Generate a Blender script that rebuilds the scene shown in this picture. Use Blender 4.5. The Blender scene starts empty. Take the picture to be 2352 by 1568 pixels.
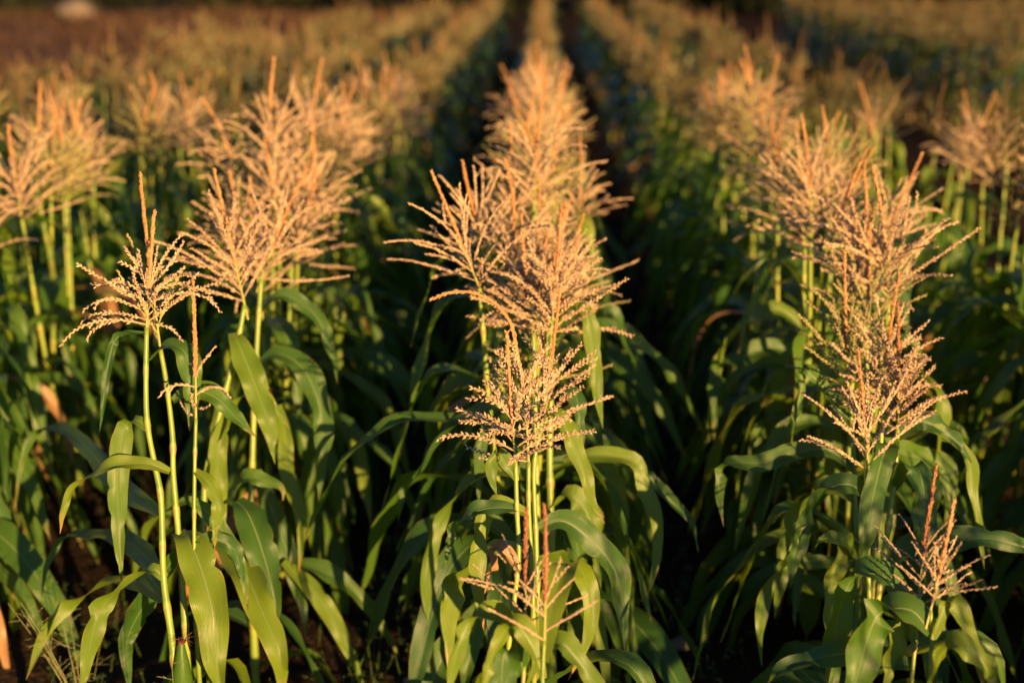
import bpy, math, random
import numpy as np
from mathutils import Vector, Quaternion, Matrix

random.seed(7)
R = math.radians
scene = bpy.context.scene
col = scene.collection

# ------------------------------------------------------------------ camera, sky, sun
FPX, CXP, CYP = 3035.0, 1176.0, 784.0          # focal length and centre, measured on the photograph
PITCH, YAW, CAMZ = R(16.15), R(1.26), 2.0
cam_d = bpy.data.cameras.new("camera")
cam = bpy.data.objects.new("camera", cam_d)
col.objects.link(cam)
cam.location = (0, 0, CAMZ)
cam.rotation_euler = (R(90) - PITCH, 0, YAW)
cam_d.sensor_width = 36.0
cam_d.lens = 36.0 * FPX / 2352.0
cam_d.clip_start, cam_d.clip_end = 0.05, 2000
cam_d.dof.use_dof = True
cam_d.dof.focus_distance = 2.92
cam_d.dof.aperture_fstop = 1.4
scene.camera = cam

SUN_EL, SUN_AZ = R(7.5), R(150.0)             # azimuth clockwise from +Y: behind the camera, to its right
to_sun = Vector((math.sin(SUN_AZ) * math.cos(SUN_EL), math.cos(SUN_AZ) * math.cos(SUN_EL), math.sin(SUN_EL)))
world = bpy.data.worlds.new("World")
scene.world = world
world.use_nodes = True
wn = world.node_tree
sky = wn.nodes.new("ShaderNodeTexSky")
sky.sky_type = 'NISHITA'
sky.sun_disc = False
sky.sun_elevation = SUN_EL
sky.sun_rotation = SUN_AZ
sky.ozone_density = 5.0
sky.dust_density = 0.4
wn.links.new(sky.outputs[0], wn.nodes["Background"].inputs[0])
wn.nodes["Background"].inputs[1].default_value = 0.068
sun_d = bpy.data.lights.new("sun", 'SUN')
sun_d.energy = 5.0
sun_d.angle = R(0.5)
sun_d.color = (1.0, 0.61, 0.24)
sun = bpy.data.objects.new("sun", sun_d)
col.objects.link(sun)
sun.rotation_euler = to_sun.to_track_quat('Z', 'Y').to_euler()
sun.location = to_sun * 30
scene.view_settings.view_transform = 'Standard'
scene.view_settings.look = 'None'
scene.view_settings.exposure = 1.45
scene.view_settings.gamma = 1.0
scene.cycles.use_denoising = True
scene.cycles.max_bounces = 6
scene.cycles.transparent_max_bounces = 4

cy, sy, cp, sp = math.cos(YAW), math.sin(YAW), math.cos(PITCH), math.sin(PITCH)
FWD = Vector((-sy * cp, cy * cp, -sp))
RGT = Vector((cy, sy, 0))
UPV = RGT.cross(FWD)


def at(u, v, z):
    """the point at depth z seen at (u, v) of the photograph viewed 2352 pixels wide"""
    return Vector((0, 0, CAMZ)) + z * (FWD + (u - CXP) / FPX * RGT - (v - CYP) / FPX * UPV)


# ------------------------------------------------------------------ materials
def mat(name):
    m = bpy.data.materials.new(name)
    m.use_nodes = True
    return m, m.node_tree, m.node_tree.nodes["Principled BSDF"], m.node_tree.nodes["Material Output"]


def node(nt, t, **kw):
    n = nt.nodes.new(t)
    for k, v in kw.items():
        setattr(n, k, v)
    return n


def math_n(nt, op, a, b=None, clamp=False):
    n = node(nt, "ShaderNodeMath", operation=op, use_clamp=clamp)
    for i, x in enumerate((a, b)):
        if x is None:
            continue
        if isinstance(x, (int, float)):
            n.inputs[i].default_value = x
        else:
            nt.links.new(x, n.inputs[i])
    return n.outputs[0]


def mix_n(nt, f, a, b):
    n = node(nt, "ShaderNodeMix", data_type='RGBA')
    for i, x in ((0, f), (6, a), (7, b)):
        if isinstance(x, (int, float)):
            n.inputs[i].default_value = x
        elif isinstance(x, tuple):
            n.inputs[i].default_value = (*x, 1)
        else:
            nt.links.new(x, n.inputs[i])
    return n.outputs[2]


def ramp_n(nt, f, stops):
    n = node(nt, "ShaderNodeValToRGB")
    e = n.color_ramp.elements
    while len(e) < len(stops):
        e.new(0.5)
    for el, (p, c) in zip(e, stops):
        el.position = p
        el.color = (*c, 1)
    nt.links.new(f, n.inputs[0])
    return n.outputs[0]


def noise_n(nt, vec, scale, detail=3.0):
    n = node(nt, "ShaderNodeTexNoise")
    n.inputs["Scale"].default_value = scale
    n.inputs["Detail"].default_value = detail
    if vec is not None:
        nt.links.new(vec, n.inputs["Vector"])
    return n.outputs[0]


def leaf_material(name, g_dark, g_light, edge_col, edge_amt, trans_col, trans=0.33, rib_col=(0.22, 0.29, 0.11)):
    m, nt, bsdf, out = mat(name)
    uv = node(nt, "ShaderNodeUVMap")
    sep = node(nt, "ShaderNodeSeparateXYZ")
    nt.links.new(uv.outputs[0], sep.inputs[0])
    u, v = sep.outputs[0], sep.outputs[1]
    rnd = node(nt, "ShaderNodeObjectInfo").outputs["Random"]
    obj = node(nt, "ShaderNodeTexCoord").outputs["Object"]
    d = math_n(nt, 'ABSOLUTE', math_n(nt, 'SUBTRACT', u, 0.5))
    big = noise_n(nt, obj, 9.0)
    green = mix_n(nt, math_n(nt, 'ADD', math_n(nt, 'MULTIPLY', big, 0.6), math_n(nt, 'MULTIPLY', math_n(nt, 'SUBTRACT', rnd, 0.25), 0.65), True), g_dark, g_light)
    wave = math_n(nt, 'SINE', math_n(nt, 'MULTIPLY', u, 150.0))
    fine = noise_n(nt, node_stretch(nt, uv.outputs[0], (60, 1.5, 1)), 1.0, 2.0)
    vein = math_n(nt, 'ADD', math_n(nt, 'MULTIPLY', wave, 0.20), math_n(nt, 'SUBTRACT', fine, 0.30))
    col1 = mix_n(nt, math_n(nt, 'MULTIPLY', vein, 0.45, True), green, g_light)
    # drying margin and tip
    en = noise_n(nt, obj, 22.0)
    edge = math_n(nt, 'MULTIPLY', math_n(nt, 'SUBTRACT', math_n(nt, 'ADD', d, math_n(nt, 'MULTIPLY', en, 0.16)), 0.555), 14.0, True)
    tip = math_n(nt, 'MULTIPLY', math_n(nt, 'SUBTRACT', math_n(nt, 'ADD', v, math_n(nt, 'MULTIPLY', en, 0.25)), math_n(nt, 'SUBTRACT', 1.16, math_n(nt, 'MULTIPLY', rnd, 0.22))), 6.0, True)
    dry = math_n(nt, 'MULTIPLY', math_n(nt, 'MAXIMUM', edge, tip), edge_amt, True)
    spots = math_n(nt, 'MULTIPLY', math_n(nt, 'SUBTRACT', noise_n(nt, obj, 70.0), 0.66), 6.0, True)
    col2 = mix_n(nt, math_n(nt, 'MAXIMUM', dry, math_n(nt, 'MULTIPLY', spots, 0.45)), col1, edge_col)
    ribw = math_n(nt, 'SUBTRACT', 0.030, math_n(nt, 'MULTIPLY', v, 0.022))
    rib = math_n(nt, 'SUBTRACT', 1.0, math_n(nt, 'DIVIDE', d, ribw), True)
    rib = math_n(nt, 'MULTIPLY', rib, 1.6, True)
    col3 = mix_n(nt, rib, col2, rib_col)
    nt.links.new(col3, bsdf.inputs["Base Color"])
    bsdf.inputs["Roughness"].default_value = 0.40
    bsdf.inputs["Specular IOR Level"].default_value = 0.5
    bump = node(nt, "ShaderNodeBump")
    bump.inputs["Strength"].default_value = 0.35
    bump.inputs["Distance"].default_value = 0.0015
    nt.links.new(math_n(nt, 'ADD', math_n(nt, 'ADD', wave, math_n(nt, 'MULTIPLY', fine, 1.5)), math_n(nt, 'MULTIPLY', rib, -2.5)), bump.inputs["Height"])
    nt.links.new(bump.outputs[0], bsdf.inputs["Normal"])
    tr = node(nt, "ShaderNodeBsdfTranslucent")
    tcol = mix_n(nt, math_n(nt, 'MAXIMUM', dry, math_n(nt, 'MULTIPLY', rib, 0.4)), trans_col, edge_col)
    nt.links.new(tcol, tr.inputs[0])
    mx = node(nt, "ShaderNodeMixShader")
    mx.inputs[0].default_value = trans
    nt.links.new(bsdf.outputs[0], mx.inputs[1])
    nt.links.new(tr.outputs[0], mx.inputs[2])
    nt.links.new(mx.outputs[0], out.inputs[0])
    return m


def node_stretch(nt, vec, s):
    n = node(nt, "ShaderNodeMapping")
    n.inputs["Scale"].default_value = s
    nt.links.new(vec, n.inputs[0])
    return n.outputs[0]


M_LEAF = leaf_material("leaf_green", (0.020, 0.078, 0.020), (0.092, 0.185, 0.012), (0.36, 0.22, 0.07), 0.8, (0.22, 0.33, 0.010), 0.38)
M_LEAFFAR = leaf_material("leaf_far_shaded", (0.018, 0.050, 0.012), (0.045, 0.085, 0.012), (0.2, 0.14, 0.06), 0.0, (0.08, 0.12, 0.01), 0.15, (0.06, 0.10, 0.03))  # leaf copy for the far mass, shade put into its darker colour
M_LEAFY = leaf_material("leaf_yellowing", (0.080, 0.165, 0.014), (0.19, 0.265, 0.016), (0.45, 0.24, 0.08), 1.0, (0.30, 0.34, 0.012), 0.40)
M_LEAFD = leaf_material("leaf_dry", (0.30, 0.15, 0.06), (0.46, 0.26, 0.11), (0.36, 0.17, 0.08), 1.0, (0.36, 0.20, 0.08), 0.25, (0.5, 0.32, 0.16))


def stalk_material():
    m, nt, bsdf, out = mat("stalk")
    uv = node(nt, "ShaderNodeUVMap")
    sep = node(nt, "ShaderNodeSeparateXYZ")
    nt.links.new(uv.outputs[0], sep.inputs[0])
    obj = node(nt, "ShaderNodeTexCoord").outputs["Object"]
    rnd = node(nt, "ShaderNodeObjectInfo").outputs["Random"]
    streak = noise_n(nt, node_stretch(nt, obj, (300, 300, 4)), 1.0, 2.0)
    f = math_n(nt, 'ADD', math_n(nt, 'MULTIPLY', streak, 0.7), math_n(nt, 'MULTIPLY', rnd, 0.35), True)
    c = mix_n(nt, f, (0.15, 0.21, 0.022), (0.31, 0.345, 0.040))
    c = mix_n(nt, math_n(nt, 'MULTIPLY', sep.outputs[0], -1.7, True), c, (0.085, 0.17, 0.020))   # u below 0: leaf sheath
    c = mix_n(nt, math_n(nt, 'MULTIPLY', sep.outputs[0], 1.7, True), c, (0.24, 0.14, 0.05))       # u above 0: close to a node
    blot = math_n(nt, 'MULTIPLY', math_n(nt, 'SUBTRACT', noise_n(nt, obj, 38.0), 0.60), 4.0, True)
    c = mix_n(nt, math_n(nt, 'MULTIPLY', blot, 0.4), c, (0.25, 0.17, 0.06))
    nt.links.new(c, bsdf.inputs["Base Color"])
    bsdf.inputs["Roughness"].default_value = 0.42
    bump = node(nt, "ShaderNodeBump")
    bump.inputs["Strength"].default_value = 0.3
    bump.inputs["Distance"].default_value = 0.001
    nt.links.new(streak, bump.inputs["Height"])
    nt.links.new(bump.outputs[0], bsdf.inputs["Normal"])
    return m


M_STALK = stalk_material()


def grain_material(name, stops, trans=0.2):
    """straw of the tassels: u of each spikelet is a random number"""
    m, nt, bsdf, out = mat(name)
    uv = node(nt, "ShaderNodeUVMap")
    sep = node(nt, "ShaderNodeSeparateXYZ")
    nt.links.new(uv.outputs[0], sep.inputs[0])
    rnd = node(nt, "ShaderNodeObjectInfo").outputs["Random"]
    f = math_n(nt, 'ADD', math_n(nt, 'MULTIPLY', sep.outputs[0], 0.75), math_n(nt, 'MULTIPLY', rnd, 0.25), True)
    c = ramp_n(nt, f, stops)
    nt.links.new(c, bsdf.inputs["Base Color"])
    bsdf.inputs["Roughness"].default_value = 0.6
    bsdf.inputs["Specular IOR Level"].default_value = 0.25
    tr = node(nt, "ShaderNodeBsdfTranslucent")
    nt.links.new(c, tr.inputs[0])
    mx = node(nt, "ShaderNodeMixShader")
    mx.inputs[0].default_value = trans
    nt.links.new(bsdf.outputs[0], mx.inputs[1])
    nt.links.new(tr.outputs[0], mx.inputs[2])
    nt.links.new(mx.outputs[0], out.inputs[0])
    return m


M_TASS = grain_material("tassel_straw", [(0.0, (0.22, 0.14, 0.13)), (0.3, (0.47, 0.32, 0.20)), (0.7, (0.66, 0.47, 0.28)), (1.0, (0.80, 0.64, 0.40))])
M_TASSG = grain_material("tassel_green_straw", [(0.0, (0.20, 0.19, 0.07)), (0.4, (0.36, 0.31, 0.12)), (0.8, (0.50, 0.40, 0.20)), (1.0, (0.58, 0.46, 0.28))])
M_SPIKE = grain_material("spike_straw", [(0.0, (0.30, 0.13, 0.05)), (0.4, (0.50, 0.25, 0.095)), (0.8, (0.62, 0.35, 0.15)), (1.0, (0.70, 0.48, 0.24))])
M_SPIKED = grain_material("spike_rust", [(0.0, (0.20, 0.08, 0.04)), (0.5, (0.36, 0.15, 0.065)), (1.0, (0.52, 0.28, 0.13))])
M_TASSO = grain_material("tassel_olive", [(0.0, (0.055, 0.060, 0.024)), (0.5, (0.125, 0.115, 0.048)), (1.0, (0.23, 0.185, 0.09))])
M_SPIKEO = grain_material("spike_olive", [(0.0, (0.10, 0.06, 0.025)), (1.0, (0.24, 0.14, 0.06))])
M_RACHIS = grain_material("rachis", [(0.0, (0.24, 0.27, 0.05)), (1.0, (0.40, 0.36, 0.10))], 0.05)
M_SILK = grain_material("silk", [(0.0, (0.10, 0.03, 0.02)), (1.0, (0.30, 0.12, 0.07))])
M_WEED = grain_material("weed", [(0.0, (0.10, 0.12, 0.04)), (1.0, (0.28, 0.26, 0.12))])
M_WEEDLEAF = grain_material("weed_leaf", [(0.0, (0.05, 0.10, 0.02)), (1.0, (0.14, 0.18, 0.03))])


def ground_material():
    m, nt, bsdf, out = mat("soil")
    obj = node(nt, "ShaderNodeTexCoord").outputs["Object"]
    a = noise_n(nt, obj, 0.9, 6.0)
    b = noise_n(nt, obj, 14.0, 8.0)
    c = mix_n(nt, b, (0.016, 0.011, 0.008), (0.050, 0.032, 0.022))
    c = mix_n(nt, math_n(nt, 'MULTIPLY', math_n(nt, 'SUBTRACT', a, 0.35), 1.5, True), c, (0.040, 0.028, 0.018))
    nt.links.new(c, bsdf.inputs["Base Color"])
    bsdf.inputs["Roughness"].default_value = 1.0
    bsdf.inputs["Specular IOR Level"].default_value = 0.0
    bump = node(nt, "ShaderNodeBump")
    bump.inputs["Strength"].default_value = 0.9
    bump.inputs["Distance"].default_value = 0.03
    nt.links.new(math_n(nt, 'ADD', b, noise_n(nt, obj, 55.0, 4.0)), bump.inputs["Height"])
    nt.links.new(bump.outputs[0], bsdf.inputs["Normal"])
    return m


def plain_noise_material(name, c1, c2, scale, rough=0.85):
    m, nt, bsdf, out = mat(name)
    obj = node(nt, "ShaderNodeTexCoord").outputs["Object"]
    c = mix_n(nt, noise_n(nt, obj, scale, 6.0), c1, c2)
    nt.links.new(c, bsdf.inputs["Base Color"])
    bsdf.inputs["Roughness"].default_value = rough
    bsdf.inputs["Specular IOR Level"].default_value = 0.1
    bump = node(nt, "ShaderNodeBump")
    bump.inputs["Strength"].default_value = 0.5
    nt.links.new(noise_n(nt, obj, scale * 3, 6.0), bump.inputs["Height"])
    nt.links.new(bump.outputs[0], bsdf.inputs["Normal"])
    return m


M_SOIL = ground_material()
M_BARE = plain_noise_material("bare_soil", (0.060, 0.030, 0.018), (0.13, 0.062, 0.036), 0.8, 0.95)
M_DRY = grain_material("dry_stubble", [(0.0, (0.035, 0.018, 0.009)), (1.0, (0.12, 0.060, 0.028))])
M_STONE = plain_noise_material("stone", (0.10, 0.08, 0.065), (0.22, 0.17, 0.13), 12.0)
M_HEDGE = plain_noise_material("hedge_leaf", (0.008, 0.012, 0.006), (0.022, 0.024, 0.010), 1.5)


# ------------------------------------------------------------------ mesh helpers
class MB:
    """collects vertices, faces, uvs and material slots of ONE mesh"""

    def __init__(self):
        self.v, self.f, self.uv, self.mi = [], [], [], []

    def add(self, verts, faces, uvs, mi=0):
        o = len(self.v)
        self.v.extend(verts)
        self.uv.extend(uvs)
        for fc in faces:
            self.f.append(tuple(i + o for i in fc))
            self.mi.append(mi)

    def mesh(self, name, mats, smooth=True):
        me = bpy.data.meshes.new(name)
        me.from_pydata([tuple(p) for p in self.v], [], self.f)
        for m in (mats if isinstance(mats, (list, tuple)) else [mats]):
            me.materials.append(m)
        lay = me.uv_layers.new(name="UVMap")
        idx = np.empty(len(me.loops), dtype=np.int32)
        me.loops.foreach_get("vertex_index", idx)
        uv = np.array(self.uv, dtype=np.float32)[idx]
        lay.data.foreach_set("uv", uv.ravel())
        me.polygons.foreach_set("material_index", np.array(self.mi, dtype=np.int32))
        me.polygons.foreach_set("use_smooth", np.full(len(me.polygons), smooth))
        me.update()
        return me


def link(name, me, parent=None, loc=None, rot=None, scale=None):
    o = bpy.data.objects.new(name, me)
    col.objects.link(o)
    if parent is not None:
        o.parent = parent
    if loc is not None:
        o.location = loc
    if rot is not None:
        o.rotation_mode = 'QUATERNION'
        o.rotation_quaternion = rot
    if scale is not None:
        o.scale = (scale,) * 3 if isinstance(scale, (int, float)) else scale
    return o


def thing(name, label, cat, loc, group=None):
    o = bpy.data.objects.new(name, None)
    o.empty_display_size = 0.05
    col.objects.link(o)
    o.location = loc
    o["label"], o["category"] = label, cat
    if group:
        o["group"] = group
    return o


def frame(t):
    a = Vector((0, 0, 1)) if abs(t.z) < 0.9 else Vector((1, 0, 0))
    n = t.cross(a).normalized()
    return n, t.cross(n).normalized()


def tube(mb, pts, rads, sides=6, mi=0, us=None, cap=True):
    n = len(pts)
    V, UV, F = [], [], []
    T0 = (pts[1] - pts[0]).normalized()
    a, b = frame(T0)
    for i in range(n):
        t = (pts[min(i + 1, n - 1)] - pts[max(i - 1, 0)]).normalized()
        a = (a - t * a.dot(t)).normalized()
        b = t.cross(a)
        for k in range(sides):
            w = 2 * math.pi * k / sides
            V.append(pts[i] + (a * math.cos(w) + b * math.sin(w)) * rads[i])
            UV.append(((us[i] if us else 0.0), i / (n - 1)))
    for i in range(n - 1):
        for k in range(sides):
            k2 = (k + 1) % sides
            F.append((i * sides + k, i * sides + k2, (i + 1) * sides + k2, (i + 1) * sides + k))
    if cap:
        F.append(tuple((n - 1) * sides + k for k in range(sides)))
        F.append(tuple(reversed(range(sides))))
    mb.add(V, F, UV, mi)


def resample(pts, n):
    """Catmull-Rom through pts, n points spaced evenly"""
    P = [pts[0] * 2 - pts[1]] + list(pts) + [pts[-1] * 2 - pts[-2]]
    dense = []
    for i in range(1, len(P) - 2):
        p0, p1, p2, p3 = P[i - 1], P[i], P[i + 1], P[i + 2]
        for k in range(12):
            t = k / 12
            dense.append(0.5 * ((2 * p1) + (p2 - p0) * t + (2 * p0 - 5 * p1 + 4 * p2 - p3) * t * t + (3 * p1 - p0 - 3 * p2 + p3) * t ** 3))
    dense.append(P[-2])
    L = [0.0]
    for i in range(1, len(dense)):
        L.append(L[-1] + (dense[i] - dense[i - 1]).length)
    out, j = [], 0
    for i in range(n):
        s = L[-1] * i / (n - 1)
        while j < len(L) - 2 and L[j + 1] < s:
            j += 1
        f = (s - L[j]) / max(1e-9, L[j + 1] - L[j])
        out.append(dense[j].lerp(dense[j + 1], min(1, f)))
    return out, L[-1]


def leaf_mesh(name, pts, width, wdirs, material, rng, nw=6, trough=0.35, wave=0.13, blunt=False, n=26):
    """a ribbon along pts: troughed about its midrib, wavy at its margins, tapering to a point"""
    C, L = resample(pts, n)
    mb = MB()
    V, UV, F = [], [], []
    ph1, ph2 = rng.uniform(0, 6), rng.uniform(0, 6)
    fr = rng.uniform(2.2, 3.6)
    nick = [[0.0] * n, [0.0] * n]
    for q in range(rng.randint(2, 5)):                                   # torn and worn places of the margin
        sd, c0, dp = rng.randint(0, 1), rng.randint(4, n - 3), rng.uniform(0.08, 0.32)
        for i in range(n):
            nick[sd][i] = max(nick[sd][i], dp * max(0, 1 - abs(i - c0) / rng.choice((1.2, 2.2))))
    for i in range(n):
        v = i / (n - 1)
        t = (C[min(i + 1, n - 1)] - C[max(i - 1, 0)]).normalized()
        x = v * (len(wdirs) - 1)
        j = min(int(x), len(wdirs) - 2)
        w = wdirs[j].lerp(wdirs[j + 1], x - j)
        w = w - t * w.dot(t)
        w = w.normalized() if w.length > 1e-4 else frame(t)[0]
        nrm = t.cross(w)
        if nrm.z < 0:
            nrm = -nrm
        if blunt:
            prof = 1.0 - 0.2 * v
        else:
            prof = min(1, 0.42 + 2.6 * v) * (1 - max(0, (v - 0.35) / 0.65) ** 1.9)
        hw = 0.5 * width * max(prof, 0.02)
        tr = trough * (1.0 - 0.5 * v)
        for k in range(nw + 1):
            s = 2 * k / nw - 1
            und = wave * width * abs(s) ** 1.5 * math.sin(fr * 6.28 * v + (ph1 if s < 0 else ph2)) * min(1, 3 * v) * (0.3 + 0.7 * prof)
            V.append(C[i] + w * (s * hw * (1 - 0.25 * tr) * (1 - (nick[0][i] if s < 0 else nick[1][i]) * abs(s))) + nrm * (abs(s) * hw * tr + und))
            UV.append(((s + 1) / 2, v))
    for i in range(n - 1):
        for k in range(nw):
            a = i * (nw + 1) + k
            F.append((a, a + 1, a + nw + 2, a + nw + 1))
    mb.add(V, F, UV)
    return mb.mesh(name, material)


def spikelet(mb, p, d, length, rad, rng, mi=0):
    a, b = frame(d)
    c = p + d * (length * 0.45)
    r1 = rng.random()
    V = [p, c + a * rad, c + b * rad, c - a * rad, c - b * rad, p + d * length]
    F = [(0, 2, 1), (0, 3, 2), (0, 4, 3), (0, 1, 4), (5, 1, 2), (5, 2, 3), (5, 3, 4), (5, 4, 1)]
    mb.add(V, F, [(r1, 0)] * 6, mi)


def branch_path(start, azim, th0, length, droop, rng, n=9, swing=0.25):
    pts = [start.copy()]
    th, az = th0, azim
    curl = rng.uniform(-swing, swing)
    for i in range(n):
        d = Vector((math.sin(th) * math.cos(az), math.sin(th) * math.sin(az), math.cos(th)))
        pts.append(pts[-1] + d * (length / n))
        th += droop / n * (0.4 + 1.2 * i / n) + rng.gauss(0, 0.03)
        az += curl / n + rng.gauss(0, 0.03)
    return pts


def dress(mb, pts, rng, phi, step, size, mi=0, around=False, bare=0.14):
    """spikelets in pairs along a branch"""
    C, L = resample(pts, max(6, int((pts[-1] - pts[0]).length * 1.08 / step)))
    n = len(C)
    rot = rng.uniform(0, 6.28)
    for i in range(n):
        v = i / (n - 1)
        if v < bare:
            continue
        t = (C[min(i + 1, n - 1)] - C[max(i - 1, 0)]).normalized()
        a, b = frame(t)
        for q in range(3 if around else 2):
            w = rng.uniform(0, 6.28) if around else rot + (0 if i % 2 else math.pi) + (q - 0.5) * 1.5 + rng.gauss(0, 0.35)
            ph = phi * rng.uniform(0.55, 1.35)
            d = (t * math.cos(ph) + (a * math.cos(w) + b * math.sin(w)) * math.sin(ph)).normalized()
            s = size * rng.uniform(0.75, 1.2) * (1 - 0.25 * v)
            spikelet(mb, C[i], d, s, s * (0.20 if around else 0.19), rng, mi)
    return C


def make_tassel(seed, nbr=15, *a, **k):
    return make_tassel_(seed, int(nbr * 1.12), *a, **k)


def make_tassel_(seed, nbr=15, axis=0.30, blen=0.19, phi=0.55, droop=0.5, spread=(0.5, 1.15), bend=0.0, kind='straw', size=0.0135, bare=0.12):
    """returns (branches mesh, spike mesh); z is up, the lowest branch sits at the origin"""
    rng = random.Random(seed)
    mb, ms = MB(), MB()
    pts = [Vector((0, 0, -0.04)), Vector((0, 0, 0))]
    b_az, th = rng.uniform(0, 6.28), rng.uniform(-0.05, 0.05)
    if bend > 0.3:
        b_az = math.pi
    for i in range(10):
        th += (0.025 + bend * (2.2 if i > 5 else 0.15)) / 10 * 3
        pts.append(pts[-1] + Vector((math.sin(th) * math.cos(b_az), math.sin(th) * math.sin(b_az), math.cos(th))) * (axis / 10))
    tube(mb, pts[:6], [0.0032, 0.0030, 0.0027, 0.0024, 0.0021, 0.0018], 6, 1, [0.5] * 6)
    for k in range(nbr):
        f = (k / max(1, nbr - 1)) ** 0.9 * rng.uniform(0.85, 1.0)
        h = 0.40 * f
        j = h * 10
        base = pts[1 + int(j)].lerp(pts[2 + int(j)], j - int(j))
        th0 = spread[1] + (spread[0] - spread[1]) * f + rng.gauss(0, 0.14)
        ln = blen * (1.0 - 0.35 * f) * rng.uniform(0.7, 1.15)
        dr = (droop + 0.25) * rng.uniform(-0.4, 1.5)
        bp = branch_path(base, b_az + k * 2.4 + rng.gauss(0, 0.3), max(0.15, th0), ln, dr, rng)
        C = dress(mb, bp, rng, phi, 0.0056, size, 0, False, bare)
        m = len(C)
        tube(mb, C[::2], [0.0014 * (1 - 0.6 * i / m) + 0.0004 for i in range(0, m, 2)], 4, 0 if kind != 'green' else 1, [0.4] * len(C[::2]))
        if rng.random() < 0.5:                                         # a forked branch
            q = rng.randint(2, 4)
            bp2 = branch_path(bp[q], b_az + k * 2.4 + rng.choice((-0.7, 0.7)), max(0.15, th0 + 0.2), ln * 0.55, dr, rng)
            dress(mb, bp2, rng, phi, 0.0056, size, 0)
    sp_pts = pts[4:]
    C = dress(ms, sp_pts, rng, 0.50, 0.0030, 0.0125, 0, True, 0.0)
    m = len(C)
    tube(ms, C[::3], [0.0052 * (1 - 0.5 * i / m) for i in range(0, m, 3)], 5, 0, [0.2] * len(C[::3]))
    mt = [{'green': M_TASSG, 'olive': M_TASSO}.get(kind, M_TASS), M_RACHIS]
    return (mb.mesh("tassel", mt, False), ms.mesh("spike", [{'rust': M_SPIKED, 'olive': M_SPIKEO}.get(kind, M_SPIKE)], False))


TASSELS = []
for i in range(14):
    rg = random.Random(100 + i)
    TASSELS.append(make_tassel(200 + i, nbr=rg.randint(12, 21), axis=rg.uniform(0.29, 0.37), blen=rg.uniform(0.19, 0.26), phi=rg.uniform(0.28, 0.6),
                               droop=rg.uniform(0.1, 1.0), spread=(rg.uniform(0.3, 0.5), rg.uniform(0.8, 1.2)), bend=rg.uniform(0, 0.12),
                               kind='green' if i % 3 == 2 else 'straw'))

OLIVES = []
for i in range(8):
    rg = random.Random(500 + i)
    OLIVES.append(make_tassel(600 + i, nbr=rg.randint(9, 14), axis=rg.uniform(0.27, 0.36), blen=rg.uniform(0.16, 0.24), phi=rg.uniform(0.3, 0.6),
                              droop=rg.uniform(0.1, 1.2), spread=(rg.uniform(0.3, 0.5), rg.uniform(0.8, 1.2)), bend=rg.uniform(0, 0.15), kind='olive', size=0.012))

# a pool of leaves, growing along +X from the stalk at the origin
LEAVES = {'up': [], 'mid': [], 'low': [], 'dry': []}
for kind, cnt, Ls, e0s, ws in (('up', 12, (0.36, 0.56), (0.5, 1.2), (0.055, 0.075)), ('mid', 18, (0.52, 0.76), (0.3, 0.95), (0.055, 0.088)), ('low', 8, (0.50, 0.70), (0.2, 0.7), (0.07, 0.09)), ('dry', 5, (0.40, 0.60), (-0.2, 0.5), (0.035, 0.06))):
    for i in range(cnt):
        rg = random.Random(cnt * 131 + i * 7 + 31)
        L, e, w = rg.uniform(*Ls), rg.uniform(*e0s), rg.uniform(*ws)
        end = rg.uniform(-1.57, -1.15)
        kink = rg.uniform(0.18, 0.42)
        sharp = rg.choice((3.5, 6.0, 12.0))
        az = 0.0
        n = 14
        p, pts = Vector((0, 0, 0)), [Vector((0, 0, 0))]
        for k in range(n):
            v = (k + 0.5) / n
            el = e + (end - e) / (1 + math.exp(-sharp * 1.6 * (v - kink)))
            az += rg.gauss(0, 0.07)
            p = p + Vector((math.cos(el) * math.cos(az), math.cos(el) * math.sin(az), math.sin(el))) * (L / n)
            pts.append(p.copy())
        tw0, tw1, tw2 = rg.uniform(-0.4, 0.4), rg.uniform(-1.0, 1.0), rg.uniform(-1.9, 1.9)
        wd = [Vector((0.0, math.cos(a), math.sin(a))) for a in (tw0, tw1, tw2)]
        wd[2] = Vector((math.sin(tw2) * 0.9, math.cos(tw2), 0.0))
        LEAVES[kind].append(leaf_mesh("leaf", pts, w, wd, M_LEAFD if kind == 'dry' else M_LEAF if i % 4 else M_LEAFY, rg, nw=4 if kind == 'low' else 6, n=20))


NST = 64


def stalk_mesh(pts, r0, r1, rng):
    """pts from the foot up; swollen nodes every 0.14 m or so; returns mesh and node heights as fractions"""
    C, L = resample(pts, NST)
    nn = max(4, int(L / 0.135))
    nodes = [(k + 0.6 + rng.uniform(-0.12, 0.12)) / (nn + 0.3) for k in range(nn)]
    rads, us = [], []
    for i in range(NST):
        v = i / (NST - 1)
        dn = min(abs(v - q) for q in nodes) * L
        us.append(max(0.0, 1 - dn / 0.014))
        below = [q for q in nodes if q <= v]
        fr = (v - below[-1]) * L / 0.135 if below else 1.0
        rads.append((r0 + (r1 - r0) * v ** 0.8) * (1 + 0.30 * max(0.0, 1 - dn / 0.016) + 0.16 * max(0, 1 - fr)))
        us[-1] = us[-1] * 0.5 if dn < 0.014 else -0.5 * max(0, 1 - fr)      # negative: the green of the sheath
    mb = MB()
    tube(mb, C, rads, 8, 0, us)
    return mb.mesh("stalk", M_STALK), C, nodes


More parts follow.
